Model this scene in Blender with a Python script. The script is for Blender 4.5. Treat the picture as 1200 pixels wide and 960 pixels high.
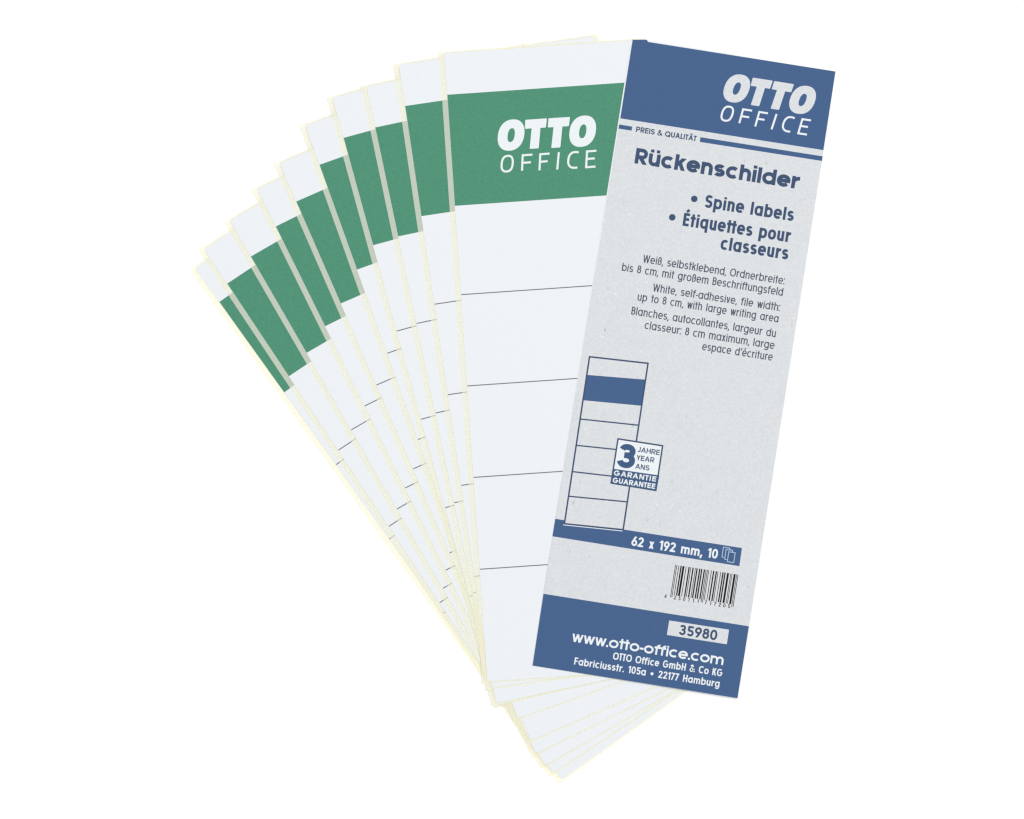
import bpy, math, random
from mathutils import Vector

# ------------------------------------------------------------------ scene, camera, light
scene = bpy.context.scene
for o in list(bpy.data.objects):
    bpy.data.objects.remove(o, do_unlink=True)
col = scene.collection

MM = 0.001
PX = 1.0 / 3860.0            # one drawing unit of the table plan, in metres (0.259 mm)
CX, CY = 600.0, 480.0        # plan origin: centre of the table area looked at


def plan(x, y):
    """table plan (x right, y towards the viewer) -> metres on the table top"""
    return ((x - CX) * PX, (CY - y) * PX)


cam_d = bpy.data.cameras.new('camera')
cam = bpy.data.objects.new('camera', cam_d)
col.objects.link(cam)
CAM_H = 1.5
cam.location = (0, 0, CAM_H)
cam.rotation_euler = (0, 0, 0)
cam_d.sensor_width = 36.0
cam_d.lens = 36.0 * (CAM_H - 0.0008) / (1200 * PX)
cam_d.clip_start = 0.01
cam_d.clip_end = 50.0
scene.camera = cam

world = bpy.data.worlds.new('World')
scene.world = world
world.use_nodes = True
bg = world.node_tree.nodes['Background']
bg.inputs['Color'].default_value = (0.97, 0.985, 1.0, 1)
bg.inputs['Strength'].default_value = 0.42

lt = bpy.data.lights.new('softbox', 'AREA')
lt.shape = 'RECTANGLE'
lt.size = 1.5
lt.size_y = 1.5
lt.energy = 47.0
lt.color = (1.0, 0.995, 0.985)
lo = bpy.data.objects.new('softbox', lt)
lo.location = (0.35, 0.35, 2.3)
lo.rotation_euler = (Vector((0, 0, 0)) - Vector(lo.location)).to_track_quat('-Z', 'Y').to_euler()
col.objects.link(lo)

scene.view_settings.view_transform = 'Standard'
scene.view_settings.look = 'None'
scene.view_settings.exposure = 0.0
scene.view_settings.gamma = 1.0
scene.render.engine = 'CYCLES'
scene.cycles.max_bounces = 16
scene.cycles.diffuse_bounces = 8
scene.cycles.transmission_bounces = 12
scene.cycles.transparent_max_bounces = 64
scene.cycles.filter_width = 1.35

# ------------------------------------------------------------------ materials


def base_mat(name, rgb, rough=0.6, spec=0.2):
    m = bpy.data.materials.new(name)
    m.use_nodes = True
    b = m.node_tree.nodes['Principled BSDF']
    b.inputs['Base Color'].default_value = (*rgb, 1)
    b.inputs['Roughness'].default_value = rough
    b.inputs['Specular IOR Level'].default_value = spec
    return m, m.node_tree, b


def mottle(nt, b, rgb, scale, amount, detail=3.0, extra=None):
    """fine grain of paper pulp / ink coverage on the surface itself"""
    tc = nt.nodes.new('ShaderNodeTexCoord')
    nz = nt.nodes.new('ShaderNodeTexNoise')
    nz.inputs['Scale'].default_value = scale
    nz.inputs['Detail'].default_value = detail
    nt.links.new(tc.outputs['Object'], nz.inputs['Vector'])
    mr = nt.nodes.new('ShaderNodeMapRange')
    mr.inputs['From Min'].default_value = 0.25
    mr.inputs['From Max'].default_value = 0.75
    mr.inputs['To Min'].default_value = 1 - amount
    mr.inputs['To Max'].default_value = 1 + amount
    nt.links.new(nz.outputs['Fac'], mr.inputs['Value'])
    mx = nt.nodes.new('ShaderNodeMix')
    mx.data_type = 'RGBA'
    mx.blend_type = 'MULTIPLY'
    mx.inputs['Factor'].default_value = 1.0
    mx.inputs['A'].default_value = (*rgb, 1)
    nt.links.new(mr.outputs['Result'], mx.inputs['B'])
    out = mx.outputs['Result']
    nt.links.new(out, b.inputs['Base Color'])
    return tc, out


def fine_bump(nt, b, tc, scale, dist):
    nz = nt.nodes.new('ShaderNodeTexNoise')
    nz.inputs['Scale'].default_value = scale
    nz.inputs['Detail'].default_value = 2.0
    nt.links.new(tc.outputs['Object'], nz.inputs['Vector'])
    bp = nt.nodes.new('ShaderNodeBump')
    bp.inputs['Strength'].default_value = 0.3
    bp.inputs['Distance'].default_value = dist
    nt.links.new(nz.outputs['Fac'], bp.inputs['Height'])
    nt.links.new(bp.outputs['Normal'], b.inputs['Normal'])


M = {}
M['table'] = base_mat('white_sweep', (0.92, 0.92, 0.92), 0.8, 0.1)[0]

m, nt, b = base_mat('label_paper', (0.745, 0.772, 0.802), 0.6, 0.1)
tc, _ = mottle(nt, b, (0.745, 0.772, 0.802), 900.0, 0.012)
M['paper'] = m

m, nt, b = base_mat('green_ink', (0.073, 0.254, 0.161), 0.6, 0.06)
tc, _ = mottle(nt, b, (0.073, 0.254, 0.161), 1300.0, 0.09, 4.0)
M['green'] = m

m, nt, b = base_mat('blue_ink', (0.055, 0.111, 0.236), 0.6, 0.06)
tc, _ = mottle(nt, b, (0.055, 0.111, 0.236), 1100.0, 0.035)
M['blue'] = m
M['badge_blue'] = base_mat('badge_blue_ink', (0.05, 0.098, 0.195), 0.6, 0.06)[0]
M['dark'] = base_mat('slate_blue_ink', (0.047, 0.079, 0.15), 0.6, 0.06)[0]
M['text_grey'] = base_mat('grey_blue_ink', (0.075, 0.09, 0.125), 0.6, 0.06)[0]
M['line'] = base_mat('grey_rule_ink', (0.17, 0.175, 0.19), 0.6, 0.06)[0]
M['black'] = base_mat('black_ink', (0.008, 0.008, 0.009), 0.6, 0.04)[0]
M['white_ink'] = base_mat('reversed_white', (0.74, 0.775, 0.80), 0.6, 0.1)[0]
M['pale_blue'] = base_mat('pale_blue_ink', (0.42, 0.52, 0.68), 0.55, 0.2)[0]
M['card_white'] = base_mat('white_card', (0.74, 0.76, 0.79), 0.6, 0.2)[0]


def grey_board(name, rgb):
    """recycled grey board: pulp grain plus sparse dark and light fibres"""
    m, nt, b = base_mat(name, rgb, 0.7, 0.15)
    tc, c0 = mottle(nt, b, rgb, 1700.0, 0.07, 5.0)
    # broad cloudiness of the pulp
    nz = nt.nodes.new('ShaderNodeTexNoise')
    nz.inputs['Scale'].default_value = 160.0
    nz.inputs['Detail'].default_value = 3.0
    nt.links.new(tc.outputs['Object'], nz.inputs['Vector'])
    r0 = nt.nodes.new('ShaderNodeValToRGB')
    r0.color_ramp.elements[0].position = 0.3
    r0.color_ramp.elements[0].color = (0.985, 0.992, 0.994, 1)
    r0.color_ramp.elements[1].position = 0.7
    r0.color_ramp.elements[1].color = (1.012, 1.010, 1.014, 1)
    nt.links.new(nz.outputs['Fac'], r0.inputs['Fac'])
    m0 = nt.nodes.new('ShaderNodeMix')
    m0.data_type = 'RGBA'
    m0.blend_type = 'MULTIPLY'
    m0.inputs['Factor'].default_value = 1.0
    nt.links.new(c0, m0.inputs['A'])
    nt.links.new(r0.outputs['Color'], m0.inputs['B'])
    prev = m0.outputs['Result']
    for scale, stretch, tone, cut in ((430.0, (1.0, 0.35, 1.0), (0.36, 0.37, 0.39, 1), 0.12),
                                      (520.0, (0.4, 1.0, 1.0), (0.80, 0.81, 0.82, 1), 0.14),
                                      (300.0, (0.8, 0.6, 1.0), (0.36, 0.35, 0.35, 1), 0.06)):
        mp = nt.nodes.new('ShaderNodeMapping')
        mp.inputs['Scale'].default_value = stretch
        mp.inputs['Rotation'].default_value = (0, 0, scale * 0.011)
        nt.links.new(tc.outputs['Object'], mp.inputs['Vector'])
        vo = nt.nodes.new('ShaderNodeTexVoronoi')
        vo.inputs['Scale'].default_value = scale
        nt.links.new(mp.outputs['Vector'], vo.inputs['Vector'])
        lt_ = nt.nodes.new('ShaderNodeMapRange')
        lt_.inputs['From Min'].default_value = cut
        lt_.inputs['From Max'].default_value = cut * 0.5
        nt.links.new(vo.outputs['Distance'], lt_.inputs['Value'])
        sp = nt.nodes.new('ShaderNodeSeparateColor')
        nt.links.new(vo.outputs['Color'], sp.inputs['Color'])
        gt = nt.nodes.new('ShaderNodeMapRange')
        gt.inputs['From Min'].default_value = 0.62
        gt.inputs['From Max'].default_value = 1.0
        gt.inputs['To Max'].default_value = 0.75
        nt.links.new(sp.outputs['Red'], gt.inputs['Value'])
        mu = nt.nodes.new('ShaderNodeMath')
        mu.operation = 'MULTIPLY'
        nt.links.new(lt_.outputs['Result'], mu.inputs[0])
        nt.links.new(gt.outputs['Result'], mu.inputs[1])
        mx = nt.nodes.new('ShaderNodeMix')
        mx.data_type = 'RGBA'
        nt.links.new(mu.outputs['Value'], mx.inputs['Factor'])
        nt.links.new(prev, mx.inputs['A'])
        mx.inputs['B'].default_value = tone
        prev = mx.outputs['Result']
    nt.links.new(prev, b.inputs['Base Color'])
    return m


M['board'] = grey_board('recycled_grey_board', (0.63, 0.648, 0.668))

# glassine release paper: half of the light goes straight through, the rest scatters both ways
m = bpy.data.materials.new('glassine_backing')
m.use_nodes = True
nt = m.node_tree
nt.nodes.remove(nt.nodes['Principled BSDF'])
outn = nt.nodes['Material Output']
tr = nt.nodes.new('ShaderNodeBsdfTransparent')
tr.inputs['Color'].default_value = (1.0, 0.99, 0.94, 1)
df = nt.nodes.new('ShaderNodeBsdfDiffuse')
df.inputs['Color'].default_value = (0.98, 0.98, 0.91, 1)
tl = nt.nodes.new('ShaderNodeBsdfTranslucent')
tl.inputs['Color'].default_value = (0.98, 0.98, 0.91, 1)
a1 = nt.nodes.new('ShaderNodeMixShader')
a1.inputs['Fac'].default_value = 0.12
nt.links.new(df.outputs[0], a1.inputs[1])
nt.links.new(tl.outputs[0], a1.inputs[2])
a2 = nt.nodes.new('ShaderNodeMixShader')
a2.inputs['Fac'].default_value = 0.65
nt.links.new(a1.outputs[0], a2.inputs[1])
nt.links.new(tr.outputs[0], a2.inputs[2])
nt.links.new(a2.outputs[0], outn.inputs['Surface'])
M['backing'] = m

# ------------------------------------------------------------------ mesh helpers


class Sheet:
    """collects flat polygons and thin slabs, then links them as ONE mesh object"""

    def __init__(self):
        self.v, self.f = [], []

    def poly(self, pts, z):
        n = len(self.v)
        a = sum(pts[i][0] * pts[(i + 1) % len(pts)][1] - pts[(i + 1) % len(pts)][0] * pts[i][1] for i in range(len(pts)))
        if a < 0:
            pts = list(reversed(pts))
        self.v += [(p[0], p[1], z) for p in pts]
        self.f.append(list(range(n, n + len(pts))))

    def slab(self, pts, z0, z1):
        a = sum(pts[i][0] * pts[(i + 1) % len(pts)][1] - pts[(i + 1) % len(pts)][0] * pts[i][1] for i in range(len(pts)))
        if a < 0:
            pts = list(reversed(pts))
        n, k = len(self.v), len(pts)
        self.v += [(p[0], p[1], z0) for p in pts] + [(p[0], p[1], z1) for p in pts]
        self.f.append(list(range(n + k - 1, n - 1, -1)))
        self.f.append(list(range(n + k, n + 2 * k)))
        for i in range(k):
            j = (i + 1) % k
            self.f.append([n + i, n + j, n + k + j, n + k + i])

    def ring(self, outer, inner, z):
        n, k = len(self.v), len(outer)
        self.v += [(p[0], p[1], z) for p in outer] + [(p[0], p[1], z) for p in inner]
        for i in range(k):
            j = (i + 1) % k
            self.f.append([n + i, n + j, n + k + j, n + k + i])

    def build(self, name, mat, parent, label=None):
        me = bpy.data.meshes.new(name)
        me.from_pydata(self.v, [], self.f)
        me.update()
        me.materials.append(mat)
        o = bpy.data.objects.new(name, me)
        col.objects.link(o)
        o.parent = parent
        if label:
            o['label'] = label
        return o


def ribbon(pts, w, closed=False):
    """convex quads of a stroke of width w along pts, mitred"""
    h = w / 2
    n = len(pts)
    P = [Vector(p) for p in pts]
    seg = []
    m_ = n if closed else n - 1
    for i in range(m_):
        d = P[(i + 1) % n] - P[i]
        if d.length < 1e-9:
            d = Vector((1e-9, 0))
        d.normalize()
        seg.append(Vector((-d.y, d.x)))
    L, R = [], []
    for i in range(n):
        if closed:
            a, b_ = seg[i - 1], seg[i]
        else:
            a = seg[max(0, i - 1)]
            b_ = seg[min(m_ - 1, i)]
        mvec = a + b_
        if mvec.length < 1e-6:
            mvec = a.copy()
        mvec.normalize()
        c = max(0.42, mvec.dot(a))
        off = mvec * (h / c)
        L.append(P[i] + off)
        R.append(P[i] - off)
    quads = []
    for i in range(m_):
        j = (i + 1) % n
        quads.append([tuple(L[i]), tuple(L[j]), tuple(R[j]), tuple(R[i])])
    return quads


def clip_y(poly, lo, hi):
    def half(ps, inside, cut):
        out = []
        for i in range(len(ps)):
            a, b_ = ps[i - 1], ps[i]
            if inside(b_):
                if not inside(a):
                    out.append(cut(a, b_))
                out.append(b_)
            elif inside(a):
                out.append(cut(a, b_))
        return out

    def at(y):
        def f(a, b_):
            t = (y - a[1]) / (b_[1] - a[1])
            return (a[0] + t * (b_[0] - a[0]), y)
        return f
    ps = half(poly, lambda p: p[1] >= lo - 1e-9, at(lo))
    if len(ps) > 2:
        ps = half(ps, lambda p: p[1] <= hi + 1e-9, at(hi))
    return ps if len(ps) > 2 else []


# ------------------------------------------------------------------ geometric lettering (monoline strokes, cap height = 1)


class Pen:
    def __init__(self, k, w, X, n):
        self.k, self.w, self.X, self.n = k, w, X, n
        self.h = w / 2
        self.s = []

    def line(self, *pts):
        self.s.append(ribbon(pts, self.w))

    def loop(self, pts):
        self.s.append(ribbon(pts, self.w, True))

    def diag(self, x0, y0, x1, y1):
        lo, hi = min(y0, y1), max(y0, y1)
        d = Vector((x1 - x0, y1 - y0))
        d.normalize()
        e = d * self.w * 1.5
        q = ribbon([(x0 - e.x, y0 - e.y), (x1 + e.x, y1 + e.y)], self.w)
        self.s.append([c for c in (clip_y(p, lo, hi) for p in q) if c])

    def arc(self, cx, cy, rx, ry, a0, a1, n=None, steps=None):
        n = n or self.n
        steps = steps or max(6, int(abs(a1 - a0) / 9))
        out = []
        for i in range(steps + 1):
            t = math.radians(a0 + (a1 - a0) * i / steps)
            c, s = math.cos(t), math.sin(t)
            out.append((cx + rx * math.copysign(abs(c) ** (2 / n), c), cy + ry * math.copysign(abs(s) ** (2 / n), s)))
        return out

    def oval(self, cx, cy, rx, ry, n=None):
        self.loop(self.arc(cx, cy, rx, ry, 0, 360, n, 44)[:-1])

    def dot(self, cx, cy, r):
        self.s.append([[(cx + r * math.cos(t * math.pi / 10), cy + r * math.sin(t * math.pi / 10)) for t in range(20)]])

    def box(self, x0, y0, x1, y1):
        self.s.append([[(x0, y0), (x1, y0), (x1, y1), (x0, y1)]])


DESC = -0.27


def spline(pts, sub=6):
    out = []
    for i in range(len(pts) - 1):
        p0 = Vector(pts[max(0, i - 1)])
        p1 = Vector(pts[i])
        p2 = Vector(pts[i + 1])
        p3 = Vector(pts[min(len(pts) - 1, i + 2)])
        for j in range(sub):
            t = j / sub
            out.append(tuple(0.5 * ((2 * p1) + (p2 - p0) * t + (2 * p0 - 5 * p1 + 4 * p2 - p3) * t * t + (3 * p1 - p0 - 3 * p2 + p3) * t ** 3)))
    out.append(tuple(pts[-1]))
    return out


def glyph(ch, k, w, X, n):
    """-> (list of strokes, width)"""
    p = Pen(k, w, X, n)
    h = w / 2
    bw = max(0.82 * k * (X / 0.76), 2.3 * w)           # bowl width
    rx, ry, cy = (bw - w) / 2, (X - w) / 2, X / 2
    cx = bw / 2
    W = bw
    if ch == 'a':
        p.oval(cx, cy, rx, ry)
        p.line((bw - h, 0), (bw - h, X))
    elif ch == 'b':
        p.oval(cx, cy, rx, ry)
        p.line((h, 0), (h, 1))
    elif ch == 'c':
        p.line(*p.arc(cx, cy, rx, ry, 48, 312))
        W = bw * 0.93
    elif ch == 'd':
        p.oval(cx, cy, rx, ry)
        p.line((bw - h, 0), (bw - h, 1))
    elif ch in 'eé':
        p.line(*p.arc(cx, cy, rx, ry, 0, 318))
        p.line((h, cy), (bw - 0.02 * bw, cy - 0.0001))
        if ch == 'é':
            p.line((cx - 0.05 * k, X + 0.08), (cx + 0.14 * k, 1.06))
    elif ch == 'f':
        W = 0.44 * k + 0.4 * w
        x = W * 0.42
        r = min(W - x, 0.3)
        p.line((x, 0), (x, 1 - h - r), *p.arc(x + r, 1 - h - r, r, r, 180, 90))
        p.box(0, X - w * 0.95, W, X)
    elif ch == 'g':
        p.oval(cx, cy, rx, ry)
        r = 0.2
        p.line((bw - h, X), (bw - h, DESC + h + r), *p.arc(cx, DESC + h + r, rx, r, 0, -150, None, 12))
    elif ch == 'h' or ch == 'n':
        W = max(0.70 * k * (X / 0.76), 2.5 * w)
        r = (W - w) / 2
        q = min(r, 0.34)
        p.line((h, 0), (h, 1 if ch == 'h' else X))
        p.line(*p.arc(W / 2, X - h - q, r, q, 180, 0, None, 18), (W - h, 0))
    elif ch == 'i':
        W = w
        p.line((h, 0), (h, X))
        d0 = max(X + 0.075, 1 - w * 0.9)
        p.box(0, d0, w, d0 + w * 0.82)
    elif ch == 'k':
        W = max(0.70 * k, 2.6 * w)
        p.line((h, 0), (h, 1))
        p.diag(w * 0.6, X * 0.36, W - w * 0.65, X)
        p.diag(W - w * 0.6, 0, w * 0.6 + (W - 1.25 * w) * 0.42, X * 0.62)
    elif ch == 'l':
        W = w
        p.line((h, 0), (h, 1))
    elif ch == 'm':
        W = max(1.14 * k * (X / 0.76), 4.0 * w)
        r = (W - w) / 4
        q = min(r, 0.3)
        p.line((h, 0), (h, X))
        p.line(*p.arc(h + r, X - h - q, r, q, 180, 0, None, 16), (h + 2 * r, 0))
        p.line(*p.arc(h + 3 * r, X - h - q, r, q, 180, 0, None, 16), (W - h, 0))
    elif ch == 'o':
        p.oval(cx, cy, rx, ry)
    elif ch == 'p':
        p.oval(cx, cy, rx, ry)
        p.line((h, DESC), (h, X))
    elif ch == 'q':
        p.oval(cx, cy, rx, ry)
        p.line((bw - h, DESC), (bw - h, X))
    elif ch == 'r':
        W = 0.34 * k + 0.75 * w
        r = W - h
        q = min(r, 0.3)
        p.line((h, 0), (h, X))
        p.line(*p.arc(h + r, X - h - q, r, q, 180, 92, None, 10))
    elif ch == 's':
        W = max(0.68 * k * (X / 0.76), 2.2 * w)
        r1x = (W - w) / 2
        r1y = (X - w) / 4
        p.line(*(p.arc(W / 2, X - h - r1y, r1x * 0.92, r1y, 28, 268, 2.1) + p.arc(W / 2, h + r1y, r1x, r1y, 88, -152, 2.1)))
    elif ch == 't':
        W = 0.36 * k + 0.55 * w
        p.line((W / 2, 0), (W / 2, 0.98))
        p.box(0, X - w * 0.95, W, X)
    elif ch == 'u' or ch == 'ü':
        W = max(0.70 * k * (X / 0.76), 2.5 * w)
        r = (W - w) / 2
        q = min(r, 0.34)
        p.line((W - h, 0), (W - h, X))
        p.line((h, X), *p.arc(W / 2, h + q, r, q, 180, 360, None, 18))
        if ch == 'ü':
            d0 = max(X + 0.07, 1 - w * 0.85)
            p.box(W * 0.10, d0, W * 0.10 + w * 0.92, d0 + w * 0.80)
            p.box(W * 0.90 - w * 0.92, d0, W * 0.90, d0 + w * 0.80)
    elif ch == 'v':
        W = max(0.66 * k, 2.4 * w)
        p.diag(w * 0.55, X, W / 2, 0)
        p.diag(W - w * 0.55, X, W / 2, 0)
    elif ch == 'w':
        W = max(0.98 * k, 3.9 * w)
        a = w * 0.52
        d = (W - 2 * a) / 4
        for i, (y0, y1) in enumerate(((X, 0), (0, X), (X, 0), (0, X))):
            p.diag(a + d * i, y0, a + d * (i + 1), y1)
    elif ch == 'x':
        W = max(0.64 * k, 2.3 * w)
        p.diag(w * 0.6, X, W - w * 0.6, 0)
        p.diag(w * 0.6, 0, W - w * 0.6, X)
    elif ch == 'ß':
        W = max(0.66 * k, 2.5 * w)
        r = (W - w) / 2
        p.line((h, 0), (h, 0.70), *p.arc(h + r * 0.92, 0.70, r * 0.92, 0.30 - h, 180, -88, None, 26))
        p.line((h + r * 0.8, 0.555), *p.arc(h + r * 0.9, (0.555 + h) / 2, r * 1.1, (0.555 - h) / 2, 85, -95, None, 18))
    # ---------------- capitals
    elif ch in 'AÄ':
        W = max(0.92 * k, 2.7 * w)
        p.diag(w * 0.55, 0, W / 2, 1)
        p.diag(W - w * 0.55, 0, W / 2, 1)
        p.box(W * 0.24, 0.24, W * 0.76, 0.24 + w * 0.9)
        if ch == 'Ä':
            p.box(W * 0.24, 1.08, W * 0.24 + w, 1.08 + w)
            p.box(W * 0.76 - w, 1.08, W * 0.76, 1.08 + w)
    elif ch == 'B':
        W = max(0.70 * k, 2.5 * w)
        p.line((h, 0), (h, 1))
        r = min((W - w) * 0.6, 0.25)
        mid = 0.53
        p.line((h, 1 - h), (W * 0.93 - h - r, 1 - h), *p.arc(W * 0.93 - h - r, (1 - h + mid) / 2, r, (1 - h - mid) / 2, 90, -90), (h, mid))
        p.line((h, mid), (W - h - r, mid), *p.arc(W - h - r, (h + mid) / 2, r, (mid - h) / 2, 90, -90), (h, h))
    elif ch in 'CG':
        W = max(0.98 * k, 2.6 * w)
        if ch == 'C':
            p.line(*p.arc(W / 2, 0.5, (W - w) / 2, 0.5 - h, 46, 314))
            W *= 0.94
        else:
            p.line(*p.arc(W / 2, 0.5, (W - w) / 2, 0.5 - h, 46, 360))
            p.box(W * 0.52, 0.5 - w * 0.45, W, 0.5 + w * 0.45)
    elif ch in 'EÉ':
        W = max(0.64 * k, 2.3 * w)
        p.line((h, 0), (h, 1))
        p.line((h, 1 - h), (W, 1 - h))
        p.line((h, 0.52), (W * 0.95, 0.52))
        p.line((h, h), (W, h))
        if ch == 'É':
            p.line((W * 0.40, 1.08), (W * 0.78, 1.27))
    elif ch == 'F':
        W = max(0.60 * k, 2.2 * w)
        p.line((h, 0), (h, 1))
        p.line((h, 1 - h), (W, 1 - h))
        p.line((h, 0.5), (W * 0.92, 0.5))
    elif ch == 'H':
        W = max(0.76 * k, 2.6 * w)
        p.line((h, 0), (h, 1))
        p.line((W - h, 0), (W - h, 1))
        p.line((h, 0.5), (W - h, 0.5))
    elif ch == 'I':
        W = w
        p.line((h, 0), (h, 1))
    elif ch == 'J':
        W = max(0.50 * k, 2.1 * w)
        r = (W - w) / 2
        p.line((W - h, 1), (W - h, h + r), *p.arc(W / 2, h + r, r, r, 0, -170))
    elif ch == 'K':
        W = max(0.74 * k, 2.7 * w)
        p.line((h, 0), (h, 1))
        p.diag(w * 0.7, 0.36, W - w * 0.7, 1)
        p.diag(W - w * 0.6, 0, w * 0.7 + (W - 1.4 * w) * 0.32, 0.62)
    elif ch == 'L':
        W = max(0.48 * k, 2.0 * w)
        p.line((h, 1), (h, h), (W, h))
    elif ch == 'N':
        W = max(0.78 * k, 2.8 * w)
        p.line((h, 0), (h, 1))
        p.line((W - h, 0), (W - h, 1))
        p.diag(w * 0.6, 1, W - w * 0.6, 0)
    elif ch == 'O':
        W = max(1.04 * k, 2.6 * w)
        p.oval(W / 2, 0.5, (W - w) / 2, 0.5 - h)
    elif ch == 'P' or ch == 'R':
        W = max(0.76 * k, 2.5 * w)
        mid = 0.44
        p.line((h, 0), (h, 1))
        r = min((W - w) * 0.62, (1 - h - mid) / 2)
        p.line((h, 1 - h), (W - h - r, 1 - h), *p.arc(W - h - r, (1 - h + mid) / 2, r, (1 - h - mid) / 2, 90, -90), (h, mid))
        if ch == 'R':
            p.diag(W * 0.42, mid, W - w * 0.5, 0)
            W += w * 0.08
    elif ch == 'Q':
        W = max(1.04 * k, 2.6 * w)
        p.oval(W / 2, 0.5, (W - w) / 2, 0.5 - h)
        p.line((W * 0.58, 0.30), (W * 0.95, -0.02))
    elif ch == 'S':
        W = max(0.78 * k, 2.3 * w)
        r1x, r1y = (W - w) / 2, (1 - w) / 4
        p.line(*(p.arc(W / 2, 1 - h - r1y, r1x * 0.92, r1y, 25, 268, 2.1) + p.arc(W / 2, h + r1y, r1x, r1y, 88, -155, 2.1)))
    elif ch == 'T':
        W = max(0.56 * k, 2.3 * w)
        p.line((W / 2, 0), (W / 2, 1))
        p.line((0, 1 - h), (W, 1 - h))
    elif ch == 'U':
        W = max(0.74 * k, 2.5 * w)
        r = (W - w) / 2
        q = min(r, 0.4)
        p.line((h, 1), *p.arc(W / 2, h + q, r, q, 180, 360), (W - h, 1))
    elif ch == 'W':
        W = max(1.24 * k, 4.2 * w)
        a = w * 0.52
        d = (W - 2 * a) / 4
        for i, (y0, y1) in enumerate(((1, 0), (0, 1), (1, 0), (0, 1))):
            p.diag(a + d * i, y0, a + d * (i + 1), y1)
    elif ch == 'Y':
        W = max(0.74 * k, 2.5 * w)
        p.line((W / 2, 0), (W / 2, 0.48))
        p.diag(w * 0.6, 1, W / 2, 0.40)
        p.diag(W - w * 0.6, 1, W / 2, 0.40)
    # ---------------- figures
    elif ch == '0':
        W = max(0.74 * k, 2.3 * w)
        p.oval(W / 2, 0.5, (W - w) / 2, 0.5 - h)
    elif ch == '1':
        W = 0.20 * k + w
        p.line((W - h, 0), (W - h, 1))
        p.diag(w * 0.35, 0.74, W - h, 1)
    elif ch == '2':
        W = max(0.70 * k, 2.3 * w)
        r = (W - w) / 2
        p.line(*p.arc(W / 2, 0.70, r, 0.30 - h, 172, -32, 2.1), (h * 1.2, h))
        p.line((0, h), (W, h))
    elif ch == '3':
        W = max(0.70 * k, 2.2 * w)
        r = (W - w) / 2
        mid = 0.53
        p.line(*p.arc(W / 2, (1 - h + mid) / 2, r * 0.88, (1 - h - mid) / 2, 165, -90, 2.1))
        p.line(*p.arc(W / 2, (h + mid) / 2, r, (mid - h) / 2, 90, -168, 2.1))
        p.box(W * 0.36, mid - h, W * 0.55, mid + h)
    elif ch == '4':
        W = max(0.72 * k, 2.5 * w)
        p.line((W * 0.74, 0), (W * 0.74, 1))
        p.line((0, 0.27), (W, 0.27))
        p.diag(w * 0.55, 0.27, W * 0.74, 1)
    elif ch == '5':
        W = max(0.70 * k, 2.3 * w)
        r = (W - w) / 2
        p.line((W * 0.92, 1 - h), (W * 0.2 + h * 0.3, 1 - h), (W * 0.1 + h * 0.6, 0.52))
        p.line(*p.arc(W / 2, 0.325, r, 0.325 - h, 142, -158, 2.1))
    elif ch == '6' or ch == '9':
        W = max(0.72 * k, 2.3 * w)
        r = (W - w) / 2
        p.oval(W / 2, 0.33, r, 0.33 - h, 2.1)
        p.diag(h + r * 0.06, 0.42, W * 0.66, 1)
        if ch == '9':
            p.s = [[[(W - x, 1 - y) for x, y in q] for q in st] for st in p.s]
    elif ch == '7':
        W = max(0.66 * k, 2.2 * w)
        p.line((0, 1 - h), (W, 1 - h))
        p.diag(W - w * 0.6, 1, W * 0.28, 0)
    elif ch == '8':
        W = max(0.70 * k, 2.3 * w)
        r = (W - w) / 2
        mid = 0.54
        p.oval(W / 2, (1 - h + mid) / 2, r * 0.86, (1 - h - mid) / 2, 2.1)
        p.oval(W / 2, (h + mid) / 2, r, (mid - h) / 2, 2.1)
    elif ch == '&':
        p.w *= 0.82
        W = max(0.95 * k, 4.0 * w)
        pts = [(1.0, 0.02), (0.62, 0.36), (0.29, 0.70), (0.25, 0.84), (0.42, 0.93), (0.60, 0.84), (0.55, 0.69), (0.28, 0.49), (0.11, 0.27),
               (0.20, 0.10), (0.44, 0.07), (0.72, 0.22), (0.90, 0.46)]
        p.line(*spline([(x * W, y) for x, y in pts]))
    elif ch == '•':
        W = 0.5
        p.dot(W / 2, 0.40, 0.21)
    elif ch == '.':
        W = w * 1.05
        p.box(0, 0, W, w * 1.05)
    elif ch == ',':
        W = w * 1.1
        p.line((W * 0.70, w), (W * 0.25, -w * 1.0))
    elif ch == ':':
        W = w * 1.1
        p.box(0, 0, W, w * 1.1)
        p.box(0, X - w * 1.1, W, X)
    elif ch == '-':
        W = 0.34 * max(k, 0.6)
        p.line((0, 0.36), (W, 0.36))
    elif ch == "'":
        W = w * 1.1
        p.line((W * 0.75, 1.0), (W * 0.3, 0.72))
    else:
        W = 0.3
    return p.s, W


ROUND_L = set(['a', 'c', 'd', 'e', 'g', 'o', 'q', 's', 'é', 'C', 'G', 'O', 'Q', 'S', '0', '2', '3', '4', '6', '8', '9', '&'])
ROUND_R = set(['b', 'c', 'e', 'é', 'o', 'p', 's', 'ß', 'D', 'O', 'Q', 'S', '0', '3', '5', '6', '8', 'B', 'P', '9'])
SLANT_L = set(['v', 'w', 'x', 'y', 'A', 'Ä', 'T', 'W', 'Y', 't', 'f', '1', 'J', '7', '.', ',', ':', '-'])
SLANT_R = set(['v', 'w', 'x', 'y', 'k', 'r', 'A', 'Ä', 'T', 'W', 'Y', 'K', 'R', 't', 'f', '7', 'C', "'", '.', ',', ':', '-', 'c'])


def side(ch, right):
    """relative side bearing of a letter"""
    if ch == ' ':
        return 0.3
    if ch in (SLANT_R if right else SLANT_L):
        return 0.45
    if ch in (ROUND_R if right else ROUND_L):
        return 0.75
    return 1.25


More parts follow.
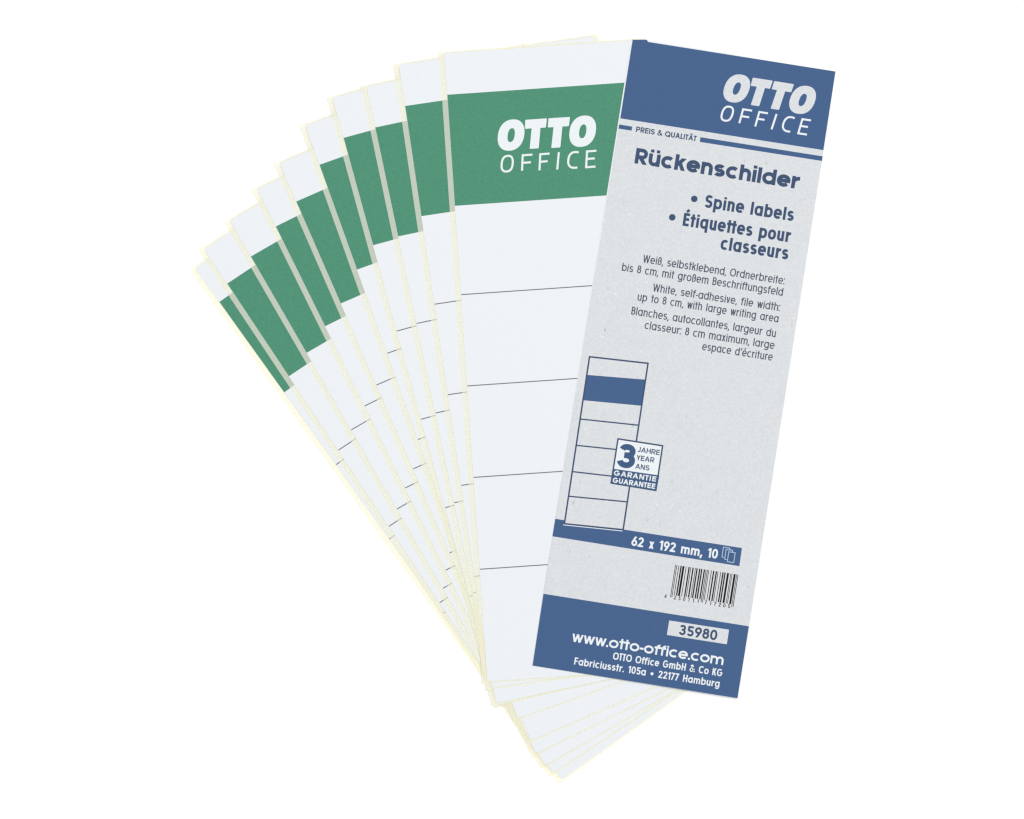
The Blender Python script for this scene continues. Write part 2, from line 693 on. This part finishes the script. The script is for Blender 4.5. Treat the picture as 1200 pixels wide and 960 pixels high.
def layout(text, k, w, X, n, gap, space):
    x, out = 0.0, []
    for i, ch in enumerate(text):
        if ch == ' ':
            x += space
            continue
        st, W = glyph(ch, k, w, X, n)
        out.append((x, st))
        x += W
        if i < len(text) - 1:
            nx = text[i + 1]
            tight = (ch in 'ft' and nx in 'ft')
            x += 0.0 if tight else gap * (side(ch, 1) + side(nx, 0)) / 2
    return out, x


def letter(sheet, text, a, b_, cap, w, X=0.76, n=2.0, gap=0.13, space=0.30, z=0.0, even=False):
    """sets text on the baseline a -> b_ (metres) so that it fills it exactly"""
    A, B = Vector(a), Vector(b_)
    u = (B - A)
    length = u.length / cap
    u.normalize()
    v = Vector((-u.y, u.x))
    lo, hi = 0.15, 2.5
    for _ in range(40):
        k = (lo + hi) / 2
        if layout(text, k, w, X, n, gap, space)[1] > length:
            hi = k
        else:
            lo = k
    out, _ = layout(text, lo, w, X, n, gap, space)
    if even:                 # figures on an even pitch
        pitch = length / len(text)
        out = []
        for i, ch in enumerate(text):
            st, gw = glyph(ch, 0.82, w, X, n)
            out.append((pitch * (i + 0.5) - gw / 2, st))
    c = 0
    for x0, strokes in out:
        for st in strokes:
            c += 1
            zz = z + (c % 5) * 1.2e-6
            for q in st:
                sheet.poly([tuple(A + u * ((x0 + px) * cap) + v * (py * cap)) for px, py in q], zz)
    return lo


# ------------------------------------------------------------------ the two-line wordmark (drawn once, used on labels and card)
TILT = math.radians(3.92)
LOGO_UNIT = 9.6              # artwork units per plan unit


def wordmark(bold, thin, place, z):
    """place(x, y): artwork units (level, origin at the left of the lower end of the bold line) -> metres"""
    ct, st = math.cos(TILT), math.sin(TILT)

    def lv(x, y):
        dx, dy = x - 50.0, y - 480.0
        return (dx * ct - dy * st, -(dx * st + dy * ct))

    def go(x, y):
        return place(*lv(x, y))

    def rounded(pts, r=10.0):
        out = []
        k = len(pts)
        for i in range(k):
            p0, p1, p2 = Vector(pts[i - 1]), Vector(pts[i]), Vector(pts[(i + 1) % k])
            a = p1 + (p0 - p1).normalized() * r
            b2 = p1 + (p2 - p1).normalized() * r
            for t in (0, 0.33, 0.67, 1):
                out.append(tuple(a * (1 - t) ** 2 + p1 * 2 * t * (1 - t) + b2 * t * t))
        return out

    def oval(cx, cy, rx, ry, n, shear):
        out = []
        for i in range(48):
            t = 2 * math.pi * i / 48
            c, s = math.cos(t), math.sin(t)
            x = rx * math.copysign(abs(c) ** (2 / n), c)
            y = ry * math.copysign(abs(s) ** (2 / n), s)
            out.append((cx + x - shear * y, cy + y - 0.068 * x))
        return out
    for cx, cy in ((201, 321), (1006, 278)):
        bold.ring([go(*p) for p in oval(cx, cy, 149, 176, 2.25, 0.10)], [go(*p) for p in oval(cx + 1, cy + 1, 40, 78, 2.3, 0.12)], z)
    for bar, stem in (
            ([(361, 150), (604, 133), (592, 236), (356, 251)], [(431, 249.5), (531, 243), (512, 470), (410, 477)]),
            ([(622, 133), (863, 117), (851, 220), (614, 236)], [(678, 234.5), (778, 228), (755, 460), (653, 467)])):
        bold.poly([go(*p) for p in rounded(bar)], z)
        bold.poly([go(*p) for p in rounded([(stem[0][0] + 3, stem[0][1] - 25), (stem[1][0] + 2, stem[1][1] - 25), stem[2], stem[3]])], z + 2e-6)
    W_ = 23.0
    cnt = 0

    def draw(pts, closed=False):
        nonlocal cnt
        cnt += 1
        for q in ribbon(pts, W_, closed):
            thin.poly([go(*p) for p in q], z + (cnt % 4) * 1.2e-6)
    draw(oval(157, 643, 62, 88, 2.5, 0.08), True)
    draw([(332, 538), (324, 722)])
    draw([(331, 549), (441, 541)])
    draw([(328, 634), (424, 627)])
    draw([(530, 526), (520, 718)])
    draw([(529, 537), (634, 529)])
    draw([(525, 622), (612, 615)])
    draw([(738, 514), (720, 708)])
    draw(spline([(962, 516), (925, 512), (885, 522), (856, 556), (844, 606), (848, 652), (872, 681), (905, 689), (946, 686)]))
    draw([(1056, 494), (1044, 694)])
    draw([(1055, 506), (1160, 497)])
    draw([(1050, 590), (1142, 583)])
    draw([(1045, 683), (1150, 675)])


# ------------------------------------------------------------------ setting
tb = Sheet()
tb.slab([(-3, -3), (3, -3), (3, 3), (-3, 3)], -0.02, 0.0)
table = tb.build('table_surface', M['table'], None)
table['kind'] = 'structure'
table['label'] = 'plain white tabletop'

# ------------------------------------------------------------------ the ten spine labels
# local axes of a label: origin at the upper left corner of its printed sheet, x to its right, y up its length
FACE_W, FACE_L = 231.0 * PX, 737.5 * PX
MG_L, MG_T, MG_R, MG_B = 6.2 * PX, 2.4 * PX, 5.0 * PX, 2.3 * PX
BAND_T, BAND_H = 48.5 * PX, 130.5 * PX
RULES = [BAND_T + d * PX for d in (234.8, 342.0, 449.4, 557.3)]
T_BACK, T_FACE, PITCH = 0.06 * MM, 0.04 * MM, 0.112 * MM


def round_rect(x0, y0, x1, y1, r):
    out = []
    for cx, cy, a0 in ((x1 - r, y1 - r, 0), (x0 + r, y1 - r, 90), (x0 + r, y0 + r, 180), (x1 - r, y0 + r, 270)):
        for i in range(6):
            t = math.radians(a0 + 18 * i)
            out.append((cx + r * math.cos(t), cy + r * math.sin(t)))
    return out


def make_label():
    root = bpy.data.objects.new('spine_label', None)
    root.empty_display_size = 0.01
    col.objects.link(root)
    s = Sheet()
    s.slab([(-MG_L, -FACE_L - MG_B), (FACE_W + MG_R, -FACE_L - MG_B), (FACE_W + MG_R, MG_T), (-MG_L, MG_T)], 0, T_BACK)
    s.build('backing_sheet', M['backing'], root, 'cream translucent backing sheet')
    z = T_BACK + 0.004 * MM
    s = Sheet()
    s.slab(round_rect(0, -FACE_L, FACE_W, 0, 3.6 * PX), z, z + T_FACE)
    face = s.build('label_face', M['paper'], root, 'white printed label face')
    zt = z + T_FACE
    s = Sheet()
    s.poly([(0.05 * MM, -BAND_T - BAND_H), (FACE_W - 0.05 * MM, -BAND_T - BAND_H), (FACE_W - 0.05 * MM, -BAND_T), (0.05 * MM, -BAND_T)], zt + 3e-6)
    s.build('colour_band', M['green'], face)
    for d in RULES:
        s = Sheet()
        t = 0.62 * PX
        s.poly([(0.1 * MM, -d - t), (FACE_W - 0.1 * MM, -d - t), (FACE_W - 0.1 * MM, -d + t), (0.1 * MM, -d + t)], zt + 3e-6)
        s.build('ruled_line', M['line'], face)
    # wordmark on the band
    b1, b2 = Sheet(), Sheet()
    # artwork origin on the first sheet's plan position
    ox, oy = 578 + 50 / LOGO_UNIT, 125 + 480 / LOGO_UNIT
    a = math.radians(3.92)
    dx, dy = ox - FACE_TL[9][0], oy - FACE_TL[9][1]
    lx = (dx * math.cos(a) - dy * math.sin(a)) * PX
    ly = -(dx * math.sin(a) + dy * math.cos(a)) * PX
    u = PX / LOGO_UNIT
    wordmark(b1, b2, lambda x, y: (lx + x * u, ly + y * u), zt + 7e-6)
    b1.build('bold_lettering', M['white_ink'], face)
    b2.build('thin_lettering', M['white_ink'], face)
    return root


# upper left corner of each colour band on the plan and lean of the sheet, bottom of the fan first
BAND_TL = [(256.75, 354.0, 35.65), (266.0, 332.5, 33.65), (293.75, 300.75, 30.05), (323.0, 265.5, 26.3), (347.0, 236.25, 23.57),
           (374.25, 193.25, 19.7), (402.5, 161.75, 15.35), (439.6, 149.5, 11.87), (474.6, 124.4, 8.4), (524.0, 111.2, 3.92)]
FACE_TL = []
for bx, by, ang in BAND_TL:
    a = math.radians(ang)
    FACE_TL.append((bx - 48.5 * math.sin(a), by - 48.5 * math.cos(a)))

LABELS = [
    'leftmost white spine label at the bottom of the fan, its green band a narrow sliver',
    'white spine label lying directly on the leftmost one with the narrow green sliver',
    'white spine label third from the left edge of the fan',
    'white spine label fourth from the left edge of the fan',
    'white spine label fifth from the left edge of the fan',
    'white spine label fifth from the top sheet of the fan, sixth from the left edge',
    'white spine label seventh from the left, fourth counting from the top sheet with the lettering',
    'white spine label two sheets under the top sheet that shows the lettering',
    'white spine label directly under the top sheet, its upper right corner peeking out above it',
    'top white spine label of the fan, its green band with white lettering in full view',
]


def children(o):
    return [c for c in bpy.data.objects if c.parent is o]


def copy_tree(o, parent=None):
    c = o.copy()
    col.objects.link(c)
    c.parent = parent
    for ch in children(o):
        copy_tree(ch, c)
    return c


proto = make_label()
roots = [copy_tree(proto) for _ in range(9)]
roots.insert(9, proto)
for i, root in enumerate(roots):
    x, y = plan(*FACE_TL[i])
    root.location = (x, y, 0.02 * MM + i * PITCH)
    root.rotation_euler = (0, 0, math.radians(BAND_TL[i][2]))
    root['label'] = LABELS[i]
    root['category'] = 'spine label'
    root['group'] = 'white spine labels spread in a fan'

# ------------------------------------------------------------------ the cover card
CARD_Z = 0.02 * MM + 10 * PITCH + 0.01 * MM
CARD_ANG = math.radians(-8.95)
card = bpy.data.objects.new('cover_card', None)
card.empty_display_size = 0.01
col.objects.link(card)
c0 = plan(802, 432)
card.location = (c0[0], c0[1], CARD_Z)
card.rotation_euler = (0, 0, CARD_ANG)
card['label'] = 'blue and grey cardboard pack cover with barcode lying on the right of the fan'
card['category'] = 'cover card'


def K(x, y):
    """plan -> the card's own axes"""
    X_, Y_ = plan(x, y)
    dx, dy = X_ - c0[0], Y_ - c0[1]
    c, s = math.cos(-CARD_ANG), math.sin(-CARD_ANG)
    return (dx * c - dy * s, dx * s + dy * c)


def KK(pts):
    return [K(*p) for p in pts]


T_CARD = 0.16 * MM
s = Sheet()
s.slab(KK([(739.7, 47.2), (757.0, 47.0), (978.4, 84.6), (863.5, 817.0), (623.2, 779.6)]), 0, T_CARD)
s.build('back_panel', M['card_white'], card)
zf0, zf = T_CARD + 0.01 * MM, 2 * T_CARD + 0.01 * MM
s = Sheet()
s.slab(KK([(741.3, 46.7), (757.6, 46.7), (759.6, 49.4), (979.0, 84.0), (964.8, 176.3), (880.3, 716.5), (877.6, 733.9), (864.2, 818.2), (624.0, 780.0), (636.8, 695.8),
           (726.8, 139.0)]), zf0, zf)
front = s.build('front_panel', M['board'], card)
Z1, Z2, Z3, Z4 = zf + 4e-6, zf + 8e-6, zf + 13e-6, zf + 20e-6

# header
s = Sheet()
s.poly(KK([(741.35, 46.75), (757.6, 46.75), (759.6, 49.45), (978.95, 84.05), (964.8, 176.2), (726.85, 139.0)]), Z1)
header = s.build('header_block', M['blue'], card)
b1, b2 = Sheet(), Sheet()
CU = PX / LOGO_UNIT * 0.932
ang = math.radians(8.95)
# artwork origin: left end of the bold line
ox, oy = 840 + (75 - 150 * 0.1557 * 0.932) / 9.6, 70 + (300 + 150 * 0.988 * 0.932 + 1) / 9.6
lox, loy = K(ox, oy)
wordmark(b1, b2, lambda x, y: (lox + x * CU, loy + y * CU), Z2)
b1.build('bold_lettering', M['board'], header)
b2.build('thin_lettering', M['white_ink'], header)

# rule with the claim
for name, q in (('rule_bar', [(725.6, 146.1), (740.9, 148.6), (740.1, 153.4), (724.8, 151.0)]),
                ('rule_bar', [(820.7, 161.0), (963.9, 183.4), (963.1, 188.9), (820.0, 166.6)])):
    s = Sheet()
    s.poly(KK(q), Z1)
    s.build(name, M['blue'], front)


def words(name, mat, parent, rows, z=None):
    s = Sheet()
    for text, a, b_, cap, w, opt in rows:
        letter(s, text, K(*a), K(*b_), cap * PX, w, z=Z4 if z is None else z, **opt)
    return s.build(name, mat, parent)


wide = dict(X=0.79, n=2.1, gap=0.07)
cond = dict(X=0.78, n=2.4, gap=0.10, space=0.46)
light = dict(X=0.77, n=2.3, gap=0.10, space=0.45)
caps = dict(X=0.76, n=2.1, gap=0.095, space=0.42)

words('claim_lettering', M['dark'], front, [('PREIS & QUALITÄT', (744.9, 154.7), (815.6, 165.9), 6.4, 0.21, caps)])
words('headline_lettering', M['dark'], front, [('Rückenschilder', (743.2, 191.6), (936.0, 222.0), 18.4, 0.24, wide)])
s = Sheet()
for bx, by in ((813.5, 233.3), (787.7, 254.9)):
    cc = K(bx, by)
    s.poly([(cc[0] + 3.85 * PX * math.cos(t * math.pi / 16), cc[1] + 3.85 * PX * math.sin(t * math.pi / 16)) for t in range(32)], Z4)
s.build('bullet_marks', M['dark'], front)
words('subtitle_lettering', M['dark'], front, [
    ('Spine labels', (825.0, 243.2), (929.3, 259.6), 15.3, 0.205, cond),
    ('Étiquettes pour', (799.5, 264.6), (925.7, 284.4), 15.3, 0.205, cond),
    ('classeurs', (843.6, 292.4), (922.9, 304.6), 15.3, 0.205, cond)])
words('description_lettering', M['text_grey'], front, [
    ('Weiß, selbstklebend, Ordnerbreite:', (752.8, 307.8), (918.8, 333.6), 9.4, 0.135, light),
    ('bis 8 cm, mit großem Beschriftungsfeld', (728.3, 317.4), (916.8, 347.0), 9.4, 0.135, light),
    ('White, self-adhesive, file width:', (764.4, 341.6), (913.4, 364.8), 9.4, 0.135, light),
    ('up to 8 cm, with large writing area', (746.7, 352.2), (911.5, 378.2), 9.4, 0.135, light),
    ('Blanches, autocollantes, largeur du', (739.4, 368.6), (908.5, 395.4), 9.4, 0.135, light),
    ('classeur: 8 cm maximum, large', (754.9, 385.4), (906.9, 409.4), 9.4, 0.135, light),
    ("espace d'écriture", (822.3, 410.2), (904.7, 423.0), 9.4, 0.135, light)])

# blue strip with the size
s = Sheet()
s.poly(KK([(650.7, 608.0), (869.4, 642.2), (866.3, 663.5), (647.4, 628.6)]), Z1)
strip = s.build('size_strip', M['blue'], card)
words('size_lettering', M['white_ink'], strip, [('62 x 192 mm, 10', (739.4, 639.3), (840.3, 655.0), 11.2, 0.19, dict(X=0.74, n=2.2, gap=0.10, space=0.52))])
s = Sheet()
for dx, dy in ((0, 0), (-3.1, -2.8), (-6.2, -5.4)):
    q = [(853.9, 646.6), (861.4, 647.8), (859.7, 659.4), (852.2, 658.2)]
    q = [(x + dx, y + dy) for x, y in q]
    if dx:
        q = [q[1], q[0], q[3], ((q[2][0] + q[3][0]) / 2 - 1.6, (q[2][1] + q[3][1]) / 2 - 0.2)]
        q = [(q[0][0], q[0][1] + 2.6)] + q
    for qq in ribbon(KK(q), 0.85 * PX, not dx):
        s.poly(qq, Z4 - dx * 4e-7)
s.build('sheets_icon', M['pale_blue'], strip)

# drawing of a label
s = Sheet()
OUT = [(690.8, 418.2), (759.3, 425.9), (730.2, 620.8), (661.4, 613.8)]
s.poly(KK(OUT), Z2)
diagram = s.build('label_drawing', M['board'], card)
s = Sheet()
s.poly(KK([(687.7, 439.4), (756.1, 445.0), (751.5, 475.6), (683.4, 469.2)]), Z3)
s.build('colour_band', M['blue'], diagram)
s = Sheet()
for q in ribbon(KK(OUT), 1.85 * PX, True):
    s.poly(q, Z4)
for i, (a, b_) in enumerate((((680.4, 491.2), (749.2, 498.5)), ((675.8, 522.0), (721.7, 526.8)), ((671.2, 552.8), (716.4, 558.0)), ((666.4, 581.6), (735.2, 588.2)))):
    for q in ribbon(KK([a, b_]), 1.6 * PX):
        s.poly(q, Z4 + 1.5e-6)
s.build('drawing_outline', M['dark'], diagram)
s = Sheet()
for q in ribbon(KK([(660.0, 615.1), (729.4, 622.3)]), 0.9 * PX):
    s.poly(q, Z4)
s.build('white_edge', M['white_ink'], diagram)

# guarantee badge
BD = [(723.7, 513.6), (777.3, 521.9), (769.0, 575.6), (715.3, 566.8)]
s = Sheet()
s.poly(KK(BD), Z4 + 4e-6)
badge = s.build('guarantee_badge', M['white_ink'], card)
s = Sheet()
BI = [(724.2, 514.4), (776.4, 522.5), (768.5, 574.8), (716.1, 566.1)]
for q in ribbon(KK(BI), 1.8 * PX, True):
    s.poly(q, Z4 + 8e-6)
s.build('badge_border', M['dark'], badge)
s = Sheet()
s.poly(KK([(718.7, 549.4), (772.6, 557.2), (769.3, 574.9), (716.2, 566.3)]), Z4 + 10e-6)
s.build('badge_band', M['badge_blue'], badge)
words('numeral', M['badge_blue'], badge, [('3', (721.6, 547.0), (742.6, 550.2), 28.4, 0.245, dict(n=2.1))], z=Z4 + 9e-6)
words('duration_lettering', M['dark'], badge, [
    ('JAHRE', (747.0, 529.6), (772.6, 533.6), 6.1, 0.19, caps),
    ('YEAR', (745.3, 539.2), (766.4, 542.4), 6.1, 0.19, caps),
    ('ANS', (744.0, 549.2), (760.8, 551.8), 6.1, 0.19, caps)], z=Z4 + 9e-6)
words('guarantee_lettering', M['white_ink'], badge, [
    ('GARANTIE', (719.0, 557.0), (768.4, 564.6), 6.1, 0.22, dict(n=2.1, gap=0.24)),
    ('GUARANTEE', (717.6, 565.4), (767.3, 573.1), 6.1, 0.22, dict(n=2.1, gap=0.13))], z=Z4 + 14e-6)

# barcode: thirteen digits in the usual retail code
LC = ['0001101', '0011001', '0010011', '0111101', '0100011', '0110001', '0101111', '0111011', '0110111', '0001011']
GC = [''.join('1' if c == '0' else '0' for c in code)[::-1] for code in LC]
RC = [''.join('1' if c == '0' else '0' for c in code) for code in LC]
DIG = '4250111717205'
PAR = 'LGLLGG'
bits = '101' + ''.join((LC if PAR[i] == 'L' else GC)[int(DIG[1 + i])] for i in range(6)) + '01010' + ''.join(RC[int(c)] for c in DIG[7:]) + '101'
A, B = Vector(K(791.2, 661.9)), Vector(K(865.2, 673.5))
du = (B - A) / len(bits)
dn = Vector((du.y, -du.x)).normalized()
s = Sheet()
i = 0
while i < len(bits):
    if bits[i] == '1':
        j = i
        while j < len(bits) and bits[j] == '1':
            j += 1
        guard = i < 3 or i >= 92 or 45 <= i < 50
        H = (38.4 if guard else 35.4) * PX
        p, q = A + du * i, A + du * j
        s.poly([tuple(p), tuple(q), tuple(q + dn * H), tuple(p + dn * H)], Z2)
        i = j
    else:
        i += 1
code = s.build('barcode', M['black'], card)
mono = dict(n=2.1, even=True)
words('barcode_digits', M['black'], code, [
    ('4', (777.9, 700.6), (781.0, 701.1), 4.4, 0.16, mono),
    ('250111', (787.8, 702.1), (820.2, 707.2), 4.5, 0.17, mono),
    ('717205', (824.0, 707.8), (856.6, 712.9), 4.5, 0.17, mono)], z=Z2 + 2e-6)

# footer
s = Sheet()
s.poly(KK([(636.85, 695.8), (877.55, 733.9), (864.2, 818.15), (624.05, 779.95)]), Z1)
footer = s.build('footer_block', M['blue'], card)
words('website_lettering', M['white_ink'], footer, [('www.otto-office.com', (669.6, 751.7), (847.1, 779.5), 12.3, 0.185, dict(X=0.77, n=2.05, gap=0.085))])
words('company_lettering', M['white_ink'], footer, [('OTTO Office GmbH & Co KG', (717.8, 772.6), (845.7, 792.8), 8.5, 0.175, dict(X=0.75, n=2.4, gap=0.115, space=0.46))])
words('address_lettering', M['white_ink'], footer, [('Fabriciusstr. 105a • 22177 Hamburg', (672.5, 778.6), (842.6, 805.4), 8.5, 0.175, dict(X=0.75, n=2.4, gap=0.115, space=0.54))])
s = Sheet()
s.poly(KK([(784.2, 727.1), (854.2, 737.9), (851.6, 755.0), (781.4, 744.0)]), Z2)
box = s.build('number_box', M['board'], card)
words('number_lettering', M['dark'], box, [('35980', (795.0, 743.7), (839.5, 750.7), 12.2, 0.20, dict(n=2.2, gap=0.12))])
